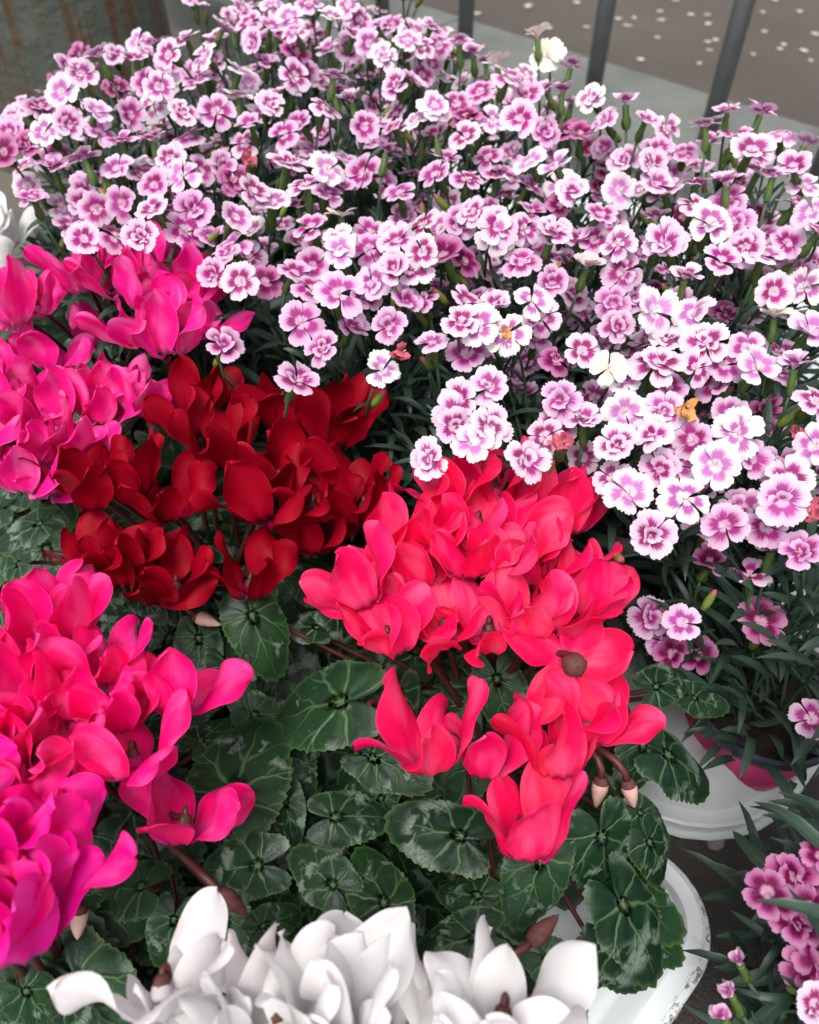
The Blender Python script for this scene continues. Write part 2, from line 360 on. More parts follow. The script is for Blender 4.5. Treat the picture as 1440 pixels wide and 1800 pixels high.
# ------------------------------------------------------------------ white trays
def tray(name, u0, u1, w0, w1, rad, h, mat, label, rim_dirt, base=0.0045):
    c = uw((u0+u1)/2, (w0+w1)/2, base); root = empty(name, c, label, 'tray')
    def loop(off, z):
        pts = []
        r = max(0.004, rad+off); hu, hw = (u1-u0)/2-rad, (w1-w0)/2-rad
        for q, (su, sw) in enumerate(((1, 1), (-1, 1), (-1, -1), (1, -1))):
            for i in range(9):
                an = math.pi/2*(q+i/8); pts.append(uw(su*hu+r*math.cos(an), sw*hw+r*math.sin(an), z))
        return pts
    prof = [(-0.070, h), (-0.026, h), (-0.020, h+0.0015), (-0.015, h), (-0.0115, h-0.004), (0.002, 0.016), (0.004, 0.0125), (0.010, 0.0115), (0.014, 0.0125), (0.0165, 0.0115), (0.017, 0.005), (0.0175, 0.0035), (0.0215, 0.0035), (0.0225, 0.002), (0.0215, 0.0), (0.0, 0.0)]
    V = []; n = 36; rimv = []
    for o_, z in prof:
        V += loop(o_, z); rimv += [rim_dirt if (0.016 <= o_ < 0.022) else 0.0]*n
    F = [f[::-1] for f in grid_faces(len(prof), n, True)] + [tuple(range(n))]
    me = mesh('tray_shell', V, F, mat, smooth=True)
    at = me.attributes.new('rim', 'FLOAT', 'POINT'); at.data.foreach_set('value', rimv)
    me.set_sharp_from_angle(angle=R(35))
    obj('shell', me, root)
    # ribs across the floor
    k = 0; uu = u0+0.06
    rv, rf = box_geo((-0.0025, -(w1-w0)/2+0.024, h-.002), (0.0025, (w1-w0)/2-0.024, h+0.0035))
    rm = mesh('rib', [uw(v.x, v.y, v.z) for v in rv], rf, mat, smooth=False)
    while uu < u1-0.04:
        obj('rib', rm, root, uw(uu-(u0+u1)/2, 0, 0.0)); uu += 0.062
    rv, rf = box_geo((-(u1-u0)/2+0.024, -0.0025, h-.002), ((u1-u0)/2-0.024, 0.0025, h+0.0014))
    rm = mesh('rib', [uw(v.x, v.y, v.z) for v in rv], rf, mat, smooth=False)
    ww = w0+0.045
    while ww < w1-0.04:
        obj('rib', rm, root, uw(0, ww-(w0+w1)/2, 0.0)); ww += 0.062
    return root
tray('plant_tray', -0.34, 0.258, -0.031, 0.47, 0.032, 0.045, M['tray'], 'white plastic tray with a dirty rim under the cyclamens', 1.0)
tray('plant_tray', 0.305, 0.70, -0.018, 0.42, 0.085, 0.050, M['shaded_tray'], 'white rounded tray with shade put into its colour, holding the pot with the pink sleeve', 0.0)
tray('plant_tray', 0.300, 0.70, 0.47, 0.93, 0.06, 0.05, M['shaded_tray'], 'white tray under the dianthus next to the rusty column', 0.3)
tray('plant_tray', 0.86, 1.06, -0.05, 0.42, 0.06, 0.05, M['tray'], 'white tray along the kerb behind the rounded shade-toned tray', 0.3)
tray('plant_tray', 0.86, 1.06, 0.46, 0.90, 0.06, 0.05, M['tray'], 'white tray along the kerb behind the tallest cream dianthus', 0.3)

# ------------------------------------------------------------------ plant pieces: cyclamen
def cyc_petal(seed):
    g = random.Random(seed); nt_, nv = 17, 9
    L = g.uniform(0.040, 0.048); W = g.uniform(0.022, 0.030); tw = R(g.choice((g.uniform(5, 40), g.uniform(30, 95)))); bend = R(g.uniform(-72, -5)); cup = g.uniform(-0.30, 0.02)
    tip = g.choice((0.0, 0.0, 0.0, 0.06)); ph = g.uniform(0, 6); wav = g.uniform(0.0008, 0.0032)
    pos = Vector((0.0042, 0, 0)); V = []; UV = []
    def ang(t): return lerp(R(-45), R(82), sstep(0, 0.22, t)) + bend*max(0, t-0.30)**1.3*1.4
    pts = []; sub = 6
    TS = [1-(1-i/(nt_-1))**1.75 for i in range(nt_)]
    for i in range(nt_):
        t = TS[i]; pts.append((t, pos.copy(), ang(t)))
        dt = (TS[i+1]-t)/sub if i < nt_-1 else 0
        for s in range(sub):
            a = ang(t+(s+.5)*dt); pos = pos+Vector((math.cos(a), 0, math.sin(a)))*(L*dt)
    for t, p, a in pts:
        tt = 1-(1-t)**1.0
        wd = 0.26+0.74*sstep(0.0, 0.55, t)**0.8
        if t > 0.46:
            q = (t-0.46)/0.54; wd *= max(0.0, 1-q**2.3)**0.5 if q < 1 else 0
        wd = max(wd*W/2, 0.0004)
        tn = Vector((math.cos(a), 0, math.sin(a))); nm = Vector((-math.sin(a), 0, math.cos(a)))   # nm faces the axis
        rot = Quaternion(tn, tw*t*t*1.2)
        for j in range(nv):
            v = -1+2*j/(nv-1); s = math.sin(v*math.pi/2)*0.35+v*0.65
            y = s*wd; d = cup*wd*s*s*2.2 + wav*math.sin(t*9+ph+2*v)*abs(v)*sstep(0.2, 0.6, t) - 0.0022*math.exp(-(v*4)**2)*sstep(0.7, 0.3, t)
            pt = tip*L*(1-v*v)*sstep(0.6, 1.0, t)
            off = rot @ (Vector((0, y, 0))+nm*d)
            V.append(p+off+tn*pt); UV.append((0.5+v/2, t))
    return V, grid_faces(nt_, nv), UV
PETAL_GEO = [cyc_petal(100+i) for i in range(18)]
_pm = {}
def cyc_petal_mesh(i, kind):
    if (i, kind) not in _pm: _pm[(i, kind)] = mesh('cyclamen_petal', PETAL_GEO[i][0], PETAL_GEO[i][1], M[kind], PETAL_GEO[i][2])
    return _pm[(i, kind)]
_fm = {}
def cyc_flower_mesh(kind):
    if kind not in _fm:
        V, F = lathe([(0.0008, 0.0072), (0.0019, 0.0068), (0.0028, 0.0054), (0.0036, 0.0034), (0.0050, 0.0), (0.0048, -0.002), (0.0042, -0.0005), (0.0030, 0.002), (0.0003, 0.003)], 12)
        UV = [(0.5, 0.1)]*len(V)
        mi = [1]*36+[0]*36+[1]*24
        # anther cone
        a, f = lathe([(0.0026, 0.003), (0.0018, -0.001), (0.0003, -0.003)], 8); f = [tuple(q+len(V) for q in ff) for ff in f]
        V = V+a; F = F+f; UV += [(0.5, 0.1)]*len(a); mi += [1]*len(f)
        # five sepals
        for s in range(5):
            an = s*2*math.pi/5; o = len(V); ca, sa = math.cos(an), math.sin(an)
            for (r, z, hw) in ((0.0018, 0.0070, 0.0009), (0.0031, 0.0057, 0.0010), (0.0040, 0.003, 0.0003)):
                for e in (-1, 1): V.append(Vector((r*ca-e*hw*sa, r*sa+e*hw*ca, z))); UV.append((0.5, 0.1))
            F += [(o, o+1, o+3, o+2), (o+2, o+3, o+5, o+4)]; mi += [2, 2]
        _fm[kind] = mesh('cyclamen_flower', V, F, [M[kind], M['throat'], M['stalk']], UV, mi)
    return _fm[kind]
def quat(axis, spin): return axis.normalized().to_track_quat('Z', 'Y') @ Quaternion((0, 0, 1), spin)
def cyc_flower(plant, kind, pos, axis, opn, sc, g, npet=5, opens=None, ovary=None):
    fl = obj('flower', cyc_flower_mesh(kind), plant, pos-plant.location, quat(axis, g.uniform(0, 6.28)), sc)
    for k in range(npet):
        az = 2*math.pi*k/npet+g.uniform(-.22, .22); o = (opens[k] if opens else opn*g.choice((.1, .4, .7, 1.0, 1.4, 2.0)))
        q = Quaternion((0, 0, 1), az) @ Quaternion((0, 1, 0), o) @ Quaternion((0, 0, 1), g.uniform(-.25, .25))
        obj('petal', cyc_petal_mesh(g.randrange(18), kind), fl, (0, 0, 0), q, g.uniform(0.88, 1.1))
    if ovary:
        V, F = lathe([(0.0004, 0.0135), (0.003, 0.013), (0.0056, 0.0105), (0.0066, 0.007), (0.0062, 0.003), (0.004, 0.0)], 14)
        for i, v in enumerate(V):
            f = 1+0.07*math.cos(5*math.atan2(v.y, v.x)); v.x *= f; v.y *= f
        obj('ovary', mesh('ovary', V, F, M['throat']), fl)
    # stalk: rises from the crown and hooks over into the calyx
    root = plant.location+Vector((g.uniform(-.02, .02), g.uniform(-.02, .02), 0.085)); ax = axis.normalized()
    top = pos+ax*0.0068*sc
    side = (root-pos); side.z = 0
    side = Vector((g.uniform(-.4, .4), 1.0, -0.3)); side = (side-ax*side.dot(ax)).normalized()
    pts = bez(root, lerp(root, top, .5)+Vector((0, 0, .05)), top+side*0.008-ax*0.012, top+side*0.0045-ax*0.002, 9)[:-1]
    pts += bez(top+side*0.0045-ax*0.002, top+side*0.004+ax*0.004, top+side*0.001+ax*0.004, top-ax*0.001, 5)
    V, F = tube_geo([p-plant.location for p in pts], [lerp(.0024, .0013, i/(len(pts)-1)) for i in range(len(pts))], 7)
    obj('stem', mesh('stem', V, F, M['stalk']), plant)
    return fl
def cyc_bud(plant, pos, d, g, tipmat='budpink', ln=0.020):
    V, F = lathe([(0.0004, 0), (0.0034, 0.001), (0.0046, ln*.2), (0.0048, ln*.38), (0.0036, ln*.65), (0.0018, ln*.88), (0.0003, ln)], 10)
    for i, v in enumerate(V): v.rotate(Quaternion((0, 0, 1), v.z*60))
    b = obj('bud', mesh('bud', V, F, [M['throat'], M[tipmat]], None, [0]*20+[1]*40), plant, pos-plant.location, quat(d, g.uniform(0, 6)))
    root = plant.location+Vector((g.uniform(-.02, .02), g.uniform(-.02, .02), 0.085))
    dn = d.normalized(); pts = bez(root, lerp(root, pos, .5)+Vector((0, 0, .03)), pos-dn*0.02+Vector((0, 0, .012)), pos+dn*0.002, 12)
    V, F = tube_geo([p-plant.location for p in pts], 0.0021, 7); obj('stem', mesh('stem', V, F, M['stalk']), plant)

def cyc_leaf(seed):
    g = random.Random(seed); nr, na = 9, 152
    ph = g.uniform(0, 6); droop = g.uniform(0.05, 0.34); fold = g.uniform(-0.10, 0.30); wave = g.uniform(0.03, 0.11); asp = g.uniform(0.80, 1.02); nteeth = 38; lob = g.uniform(.0, .035); ta = [g.uniform(.4, 1.3) for _ in range(40)]
    V = [Vector((0, 0, 0))]; UV = [(0.5, 0.5)]; rim = [0.0]; nl = g.choice((2, 3))
    for i in range(1, nr+1):
        f = (i/nr)**0.85
        for j in range(na):
            th = -math.pi+2*math.pi*(j+.5)/na; at = abs(th)
            r = 0.74+0.20*math.cos(th) + 0.05*math.cos(2*th) + 0.44*math.exp(-(th/.42)**2) + lob*math.cos(5*th+ph) + 0.13*math.exp(-((at-2.35)/.42)**2)
            notch = sstep(math.pi, 2.62, at); r *= 0.10+0.90*notch**0.7
            r *= 1+((0.075*(((j+.5)*nteeth/na) % 1.0-.4)*ta[int((j+.5)*nteeth/na)]) if at < 2.9 else 0)*f**4
            r *= f; x, y = r*math.cos(th), r*math.sin(th)*asp
            z = -droop*r*r + fold*abs(y)*0.7 + wave*math.sin(nl*th+ph)*r*r + 0.012*math.cos(th*9)*f*(1-f)*4*0.6
            z += 0.03*f**6*math.sin(7*th+ph)
            V.append(Vector((x, y, z))); UV.append((0.5+x/2/1.32, 0.5+y/2/1.32)); rim.append(f)
    F = []
    for j in range(na): F.append((0, 1+j, 1+(j+1) % na))
    F += grid_faces(nr, na, True, 1)
    # leave the sinus open
    me = mesh('cyclamen_leaf', V, F, M['leaf'], UV); at_ = me.attributes.new('rim', 'FLOAT', 'POINT'); at_.data.foreach_set('value', rim)
    return me
LEAVES = [cyc_leaf(300+i) for i in range(10)]
def place_leaf(plant, pos, tip, normal, rad, g, stalks):
    n = normal.normalized(); t = (tip-n*tip.dot(n)).normalized(); b = n.cross(t)
    m = Matrix((t, b, n)).transposed()
    pet = pos-t*rad*0.36           # the petiole point sits behind the middle of the blade
    obj('leaf', LEAVES[g.randrange(10)], plant, pet-plant.location, m.to_quaternion(), rad)
    root = plant.location+Vector((g.uniform(-.015, .015), g.uniform(-.015, .015), 0.08))
    pts = bez(root, lerp(root, pet, .3)+Vector((0, 0, .03)), pet-n*0.03-t*0.01, pet-n*0.001, 7)
    stalks.append([p-plant.location for p in pts])

def pot(plant, zb, h, rt, rb, mat, sleeve=False):
    prof = [(0.001, zb), (rb, zb), (lerp(rb, rt, .85), zb+h*.86), (rt*1.03, zb+h*.87), (rt*1.05, zb+h*.99), (rt*1.045, zb+h), (rt*0.99, zb+h), (rt*.97, zb+h*.9), (rt*.955, zb+h*.86)]
    V, F = lathe(prof, 32); me = mesh('pot', V, F, mat); me.set_sharp_from_angle(angle=R(40)); p = obj('pot', me, plant)
    V, F = lathe([(rt*.965, zb+h*.87), (rt*.6, zb+h*.89), (0.001, zb+h*.90)], 24); obj('soil', mesh('soil', V, F, M['soil']), plant)
    if sleeve:
        V, F = lathe([(lerp(rb, rt, .02)*1.05, zb+h*.04), (lerp(rb, rt, .80)*1.035, zb+h*.82), (lerp(rb, rt, .80)*1.02, zb+h*.82)], 32); obj('sleeve', mesh('sleeve', V, F, M['sleeve']), plant)
    return p

def cyclamen(kind, label, pots, flowers, leaves, nfill, seed, zc=0.25, leafr=0.036, spread=0.085):
    g = random.Random(seed)
    pl = empty('cyclamen_plant', Vector((pots[0], pots[1], 0.0)), label, 'cyclamen', 'potted cyclamens in the white tray')
    pot(pl, 0.010, 0.085, 0.052, 0.040, M['terrapot'])
    stalks = []
    cen = Vector((pots[0], pots[1], 0))
    for f in flowers:
        px, py = f[0], f[1]; o = f[2] if len(f) > 2 else {}
        z = o.get('z', zc); p = at_z(px, py, z)
        out = Vector((p.x-cen.x, p.y-cen.y, 0))*3.0
        ax = (Vector(o['ax'])+Vector((0, .62 if o['ax'][2] >= 1 else 0, 0))) if 'ax' in o else Vector((0, 0.72, 1))+out*0.6+Vector((g.uniform(-.32, .32), g.uniform(-.25, .3), 0))
        cyc_flower(pl, kind, p, ax, o.get('op', g.uniform(0.30, 0.55))*0.62, o.get('s', g.uniform(0.92, 1.08)), g, o.get('n', 5), o.get('ops'), o.get('ov'))
    for l in leaves:
        px, py, rp, ta = l[:4]; z = l[4] if len(l) > 4 else 0.17
        z += 0.016; p = at_z(px, py, z); rad = rp*depth(p)/FPX*1.14
        a = R(ta); t = Vector((math.cos(a), -math.sin(a), 0))
        tilt = l[5] if len(l) > 5 else 0.35
        n = Vector((0, -0.22, 1))+t*tilt+Vector((g.uniform(-.3, .3), g.uniform(-.3, .3), 0))
        place_leaf(pl, p, t-Vector((0, 0, tilt)), n, rad, g, stalks)
    nfill = int(nfill*2.6)
    for i in range(nfill):
        an = 2.399963*i+g.uniform(-.3, .3); q = (i+.5)/nfill; r = spread*math.sqrt(q)*1.35
        p = cen+Vector((r*math.cos(an), r*math.sin(an), lerp(0.150, 0.080, q**1.2)+g.uniform(-.045, .006)))
        t = Vector((math.cos(an+g.uniform(-.5, .5)), math.sin(an+g.uniform(-.5, .5)), 0)); tilt = lerp(0.1, 0.55, q)
        place_leaf(pl, p, t-Vector((0, 0, tilt)), Vector((0, -.1, 1))+t*tilt, leafr*g.uniform(.75, 1.1), g, stalks)
    V = []; F = []
    for s in stalks:
        a, f = tube_geo(s, 0.0016, 5, len(V)); V += a; F += f
    tag(obj('leaf_stalks', mesh('leaf_stalks', V, F, M['stalk']), pl), kind='stuff')
    return pl
def xy(px, py, z=0.25):
    p = at_z(px, py, z); return (p.x, p.y)

# coral pink plant
E_ = cyclamen('coral', 'coral pink cyclamen with one flower turned to show its brown centre', xy(850, 1120, .20),
  [(640, 1050, {'ax': (-.7, .1, 1), 'op': .6}), (715, 960, {'z': .26}), (790, 880, {'ax': (-.3, .2, 1), 'z': .265}), (870, 865, {'z': .265}), (945, 900, {'ax': (.25, .3, 1), 'z': .26}), (1000, 925, {'ax': (.1, .2, 1), 'op': .25}), (755, 1010), (825, 1000, {'z': .265}), (895, 985, {'z': .265}),
   (860, 1115, {'ax': (-.1, -.2, 1), 'op': .8}), (785, 1105, {'ax': (-.4, -.1, 1), 'op': .7}), (945, 1100, {'op': .5}), (985, 1020), (1020, 1065, {'ax': (.2, 0, 1), 'op': .5}), (985, 1095), (690, 1130, {'ax': (-.4, -.1, 1)}),
   (760, 1330, {'z': .225, 'ax': (-.12, .4, 1), 'op': .42, 's': 1.22}), (1035, 1280, {'s': 1.1, 'z': .22, 'ax': (.15, .35, 1), 'op': .45}), (985, 1345, {'z': .215, 'op': .4, 'ax': (-.1, .35, 1), 's': 1.1}), (925, 1490, {'s': 1.2, 'z': .205, 'ax': (-.1, .4, 1), 'op': .42}),
   (850, 1345, {'z': .21, 'ax': (.1, .1, 1), 'n': 3}), (1005, 1165, {'z': .25, 'ax': (.02, -.62, .72), 'ops': (1.05, 1.25, 1.0, 1.15, 1.3), 'ov': 1}), (930, 1010), (840, 930, {'z': .265}), (735, 1085, {'z': .235})],
  [(455, 1110, 78, 60, .175), (560, 1240, 118, 185, .17), (680, 1345, 70, 20, .155), (775, 1460, 92, 200, .165), (940, 1545, 88, 110, .16), (1062, 1500, 88, 70, .16, .8), (1140, 1440, 50, 30, .15), (1152, 1500, 62, 50, .145, .7), (1115, 1625, 105, 50, .145, .6), (1130, 1585, 80, 35, .125, .6), (1095, 1690, 85, 55, .11, .7), (1150, 1650, 60, 30, .11, .7),
   (1200, 1340, 88, 10, .15), (1125, 1335, 66, 100, .155), (1170, 1200, 55, 330, .16), (1235, 1232, 45, 10, .145), (880, 1220, 70, 80, .165), (540, 1100, 50, 200, .15), (605, 1088, 45, 20, .155), (615, 1435, 70, 350, .15), (820, 1570, 58, 200, .15), (700, 1240, 60, 90, .15), (960, 1250, 60, 40, .15), (660, 1420, 50, 120, .13), (1060, 1690, 60, 60, .10, .8)],
  30, 5)
for px, py, z, d in ((1058, 1365, .19, (-.1, -.5, -.75)), (1102, 1370, .19, (.25, -.4, -.7)), (655, 1255, .19, (.4, -.3, -.1))):
    cyc_bud(E_, at_z(px, py, z), Vector(d), random.Random(px))
# dark red plant
C_ = cyclamen('red', 'dark red cyclamen between the pink ones', xy(390, 900, .20),
  [(340, 760, {'op': .3}), (350, 720, {'op': .4}), (165, 880), (235, 860), (150, 850), (395, 800, {'op': .35}), (500, 740, {'ax': (-.1, .2, 1)}), (590, 770, {'ax': (.25, .2, 1)}), (560, 740), (490, 850), (470, 895, {'ax': (-.4, -.1, 1)}), (550, 900), (520, 820), (600, 880, {'ax': (.3, 0, 1)}), (640, 900), (560, 960, {'z': .22, 'op': .3}),
   (170, 1010, {'z': .225, 'ax': (-.2, -.1, 1)}), (225, 1015, {'z': .225}), (310, 1040, {'z': .22, 'op': .4}), (270, 1035, {'z': .22}), (440, 1035, {'z': .215, 'ax': (0, -.1, 1)}), (300, 900, {'z': .235, 'op': .3})],
  [(48, 930, 55, 150, .17), (25, 1005, 42, 120, .165), (80, 1045, 60, 170, .16), (185, 1050, 60, 20, .165), (258, 1058, 40, 40, .16), (350, 1145, 60, 80, .15), (280, 930, 55, 60, .17), (380, 950, 55, 330, .165), (425, 810, 40, 200, .17), (330, 1070, 45, 10, .15), (410, 1190, 60, 60, .14), (230, 1110, 60, 90, .14)],
  30, 8)
cyc_bud(C_, at_z(340, 1082, .185), Vector((.9, -.3, -.1)), random.Random(5))
# hot pink plant
D_ = cyclamen('hotpink', 'hot pink cyclamen below the dark red one', xy(160, 1260, .20),
  [(120, 1110, {'ax': (-.1, .1, 1), 'op': .5}), (40, 1120, {'ax': (-.3, 0, 1), 'op': .7}), (85, 1180), (200, 1180, {'op': .35}), (25, 1210), (70, 1260), (150, 1250), (215, 1260), (315, 1230, {'ax': (.25, .1, 1), 'op': .65}), (235, 1340, {'ax': (-.1, .5, .6), 'op': .6}), (110, 1345, {'op': .4}), (60, 1340, {'op': .4}), (10, 1340), (325, 1455, {'z': .215, 'ax': (.1, .35, 1), 'op': .75}), (20, 1290)],
  [(425, 1350, 112, 280, .16), (365, 1290, 50, 300, .15), (228, 1560, 75, 190, .155), (425, 1525, 80, 180, .155), (505, 1430, 50, 80, .14), (510, 1350, 60, 60, .13), (300, 1640, 60, 100, .12), (400, 1640, 60, 70, .12), (460, 1270, 50, 40, .13)],
  26, 13)
for px, py, z, d in ((250, 1578, .185, (-.25, -.6, -.6)), (395, 1565, .185, (.6, -.5, -.35))):
    pass
cyc_bud(D_, at_z(140, 1588, .19), Vector((-.1, -.6, -.7)), random.Random(7)); cyc_bud(D_, at_z(385, 1565, .18), Vector((.6, -.4, -.3)), random.Random(9), 'throat')
# magenta plant, lower left
cyclamen('magenta', 'magenta cyclamen with purple-tinted petals beside the white cyclamen', xy(-60, 1600, .20),
  [(45, 1480, {'op': .35}), (0, 1470), (50, 1560, {'op': .25, 's': 1.1}), (-10, 1560, {'s': 1.1}), (40, 1650, {'s': 1.12, 'ax': (-.05, .1, 1), 'op': .3}), (-20, 1660, {'s': 1.1}), (125, 1530, {'n': 2, 'op': .7, 'ax': (.5, .1, 1)}), (-80, 1520), (-70, 1620), (-110, 1400), (-130, 1560)],
  [(60, 1760, 60, 40, .14), (20, 1780, 50, 90, .13), (130, 1780, 45, 30, .14)], 20, 17, .255)
# white plant at the front
F_ = cyclamen('white', 'white cyclamen in front of the coral pink one', xy(570, 1800, .20),
  [(285, 1745, {'ax': (-.1, .85, .5), 'op': 1.3, 's': 1.0}), (400, 1800, {'ax': (-.2, .8, .6), 'op': 1.2, 's': 1.05}), (490, 1800, {'ax': (-.2, .1, 1), 'op': .8, 's': 1.05}), (590, 1790, {'op': .6, 'ax': (0, .1, 1), 's': 1.1}), (670, 1810, {'op': .7, 'ax': (.1, .1, 1), 's': 1.05}), (790, 1815, {'ax': (.05, .85, .5), 'op': 1.4, 's': 1.05}),
   (885, 1795, {'ax': (-.05, .1, 1), 'op': .6, 's': 1.0}), (560, 1860, {'s': 1.1}), (660, 1870, {'op': .7, 's': 1.1}), (450, 1870, {'s': 1.1}), (860, 1870, {'ax': (0, .1, 1), 'op': .4}), (330, 1880, {'z': .235, 'op': .4})],
  [(565, 1540, 68, 220, .165), (665, 1560, 82, 250, .165), (810, 1655, 78, 170, .165), (900, 1600, 55, 60, .14), (980, 1700, 60, 30, .14), (480, 1620, 50, 330, .15), (720, 1640, 50, 300, .15), (1000, 1780, 60, 60, .13), (590, 1640, 60, 270, .14)],
  26, 21)
cyc_bud(F_, at_z(372, 1650, .215), Vector((.25, .35, .6)), random.Random(3), 'throat'); cyc_bud(F_, at_z(930, 1660, .20), Vector((.5, .4, .1)), random.Random(4), 'throat')
# bright pink plants at the left
cyclamen('pink', 'bright pink cyclamen with pale petal bases below the dianthus', xy(190, 560, .20),
  [(62, 545, {'ax': (-.1, .1, 1), 'op': .4}), (20, 560, {'ax': (-.5, 0, 1)}), (150, 500, {'ax': (-.2, .1, 1)}), (215, 510), (190, 480), (280, 480), (250, 590, {'ax': (-.1, -.1, 1), 'op': .5}), (300, 610, {'ax': (.1, -.1, 1), 'op': .5}), (335, 570, {'ax': (.4, .1, 1)}), (310, 520), (165, 600, {'n': 2, 'z': .23}), (260, 540), (350, 520)],
  [(25, 570, 45, 200, .17), (140, 640, 45, 80, .165), (330, 640, 45, 40, .15), (400, 640, 40, 20, .14)], 26, 31, .29)
cyclamen('pink', 'hot pink cyclamen crowded against the dark red one', xy(70, 760, .20),
  [(95, 640, {'ax': (0, 0, 1), 'op': .4}), (20, 650), (40, 720), (115, 740), (185, 735, {'op': .35}), (160, 720), (255, 720, {'ax': (.2, 0, 1), 'op': .35}), (75, 800), (20, 790), (130, 800), (90, 860, {'z': .235}), (50, 850), (-40, 720), (-40, 800), (60, 740), (200, 700)],
  [(30, 870, 40, 160, .16), (280, 780, 40, 40, .16), (-20, 900, 50, 180, .15)], 26, 37)
# white plant at the far left
cyclamen('white', 'white cyclamen with closed upright petals by the bare ground', xy(-60, 420, .20),
  [(5, 430, {'ax': (0, 0, 1), 'op': .15}), (-20, 430, {'op': .2}), (-70, 420), (-110, 430), (-60, 480)], [(-40, 520, 40, 60, .15)], 18, 41)

# ------------------------------------------------------------------ plant pieces: dianthus
def dia_petal(seed):
    g = random.Random(seed); nt_, nv = 8, 13
    L = g.uniform(0.0145, 0.0165); ha = R(g.uniform(34, 41)); curl = g.uniform(-0.22, 0.30); cup = g.uniform(-0.10, 0.14); ph = g.uniform(0, 6); V = []; UV = []
    teeth = [g.uniform(-1, 1) for _ in range(nv)]
    for i in range(nt_):
        t = i/(nt_-1)
        for j in range(nv):
            v = -1+2*j/(nv-1)
            w = 0.07*L + ha*0.62*L*sstep(-0.05, 0.85, t)**0.9*t**0.35 if t > 0 else 0.05*L
            round_ = math.sqrt(max(0, 1-(abs(v)*0.92)**2.6))
            x = L*(0.02+t*(0.60+0.40*round_)) + (0.045*L*teeth[j]*t**6 + 0.02*L*(1 if j % 2 else -1)*t**8)
            y = v*w
            z = 0.0015 + L*(0.42*t*(1-0.75*t)) - curl*L*t*t*0.5 + cup*L*v*v*t*0.9 + 0.028*L*math.sin(5*v+ph)*t*t - 0.03*L*math.exp(-(v*5)**2)*(1-t)
            V.append(Vector((x, y, z))); UV.append((0.5+v/2, t))
    return mesh('dianthus_petal', V, grid_faces(nt_, nv), M['dianthus'], UV)
DPET = [dia_petal(500+i) for i in range(12)]
def calyx_mesh():
    V, F = lathe([(0.0006, -0.019), (0.0022, -0.0185), (0.0030, -0.015), (0.0031, -0.008), (0.0028, -0.001), (0.0031, 0.0010), (0.0022, 0.0012), (0.0006, 0.0006)], 10)
    mi = [0]*len(F)
    for s in range(2):                       # two pale styles
        pts = [Vector((0.0004*(1-2*s), 0, 0.0)), Vector((0.0008*(1-2*s), 0.0005, 0.003)), Vector((0.0022*(1-2*s), 0.001, 0.0055))]
        a, f = tube_geo(pts, 0.00035, 4, len(V)); V += a; F += f; mi += [1]*len(f)
    for s in range(4):                       # bracts hugging the tube
        an = s*math.pi/2+.3; o = len(V); ca, sa = math.cos(an), math.sin(an)
        for (r, z, hw) in ((0.0026, -0.0185, 0.0016), (0.0040, -0.014, 0.002), (0.0041, -0.0085, 0.0003)):
            for e in (-1, 1): V.append(Vector((r*ca-e*hw*sa, r*sa+e*hw*ca, z)))
        F += [(o, o+1, o+3, o+2), (o+2, o+3, o+5, o+4)]; mi += [0, 0]
    return mesh('dianthus_calyx', V, F, [M['calyx'], M['budpink']], None, mi)
CALYX = calyx_mesh()
def wilt_mesh(mat, seed):
    g = random.Random(seed); V = []; F = []
    for k in range(9):
        an = g.uniform(0, 6.28); o = len(V); ln = g.uniform(.006, .011); w = g.uniform(.002, .004); up = g.uniform(.3, 1.3); tw = g.uniform(-1, 1)
        for i in range(5):
            t = i/4; r = ln*math.cos(up)*t+0.001; z = ln*math.sin(up)*t+.002*math.sin(5*t+k)
            for e in (-1, 0, 1):
                a2 = tw*t; V.append(Vector((r*math.cos(an)-e*w*math.sin(an)*math.cos(a2), r*math.sin(an)+e*w*math.cos(an)*math.cos(a2), z+e*w*math.sin(a2)+(.0012 if e == 0 else 0))))
        F += grid_faces(5, 3, False, o)
    return mesh('wilted_petals', V, F, mat)
WILT = [wilt_mesh(M['wilt'], 1), wilt_mesh(M['wiltpink'], 2), wilt_mesh(M['wiltpink'], 3)]
def strap_geo(g, L, W, curl, n=8):
    V = []; UV = []; p = Vector((0, 0, 0)); a = R(g.uniform(45, 70))
    for i in range(n+1):
        t = i/n; w = W*(0.55+0.45*math.sin(min(1, t*1.6)*math.pi/2))*max(0.0, 1-t**3.2)**0.8*0.5+0.00012
        nm = Vector((-math.sin(a), 0, math.cos(a)))
        for v in (-1, 0, 1): V.append(p+Vector((0, v*w, 0))+nm*(abs(v)*w*0.35)); UV.append((0.5+v/2, t))
        p = p+Vector((math.cos(a), 0, math.sin(a)))*(L/n); a -= curl/n
    return V, grid_faces(n+1, 3), UV
_g = random.Random(77)
STRAP = [mesh('strap_leaf', *(lambda q: (q[0], q[1], M['strap'], q[2]))(strap_geo(_g, _g.uniform(.034, .066), _g.uniform(.0055, .0100), _g.uniform(.5, 2.4)))) for i in range(12)]
def dbud_mesh():
    V, F = lathe([(0.0005, -0.012), (0.0022, -0.011), (0.0030, -0.006), (0.0028, 0.0), (0.0020, 0.003), (0.0017, 0.0045), (0.0004, 0.0065)], 9)
    return mesh('dianthus_bud', V, F, [M['budgreen'], M['wiltpink']], None, [0]*36+[1]*18)
DBUD = dbud_mesh()

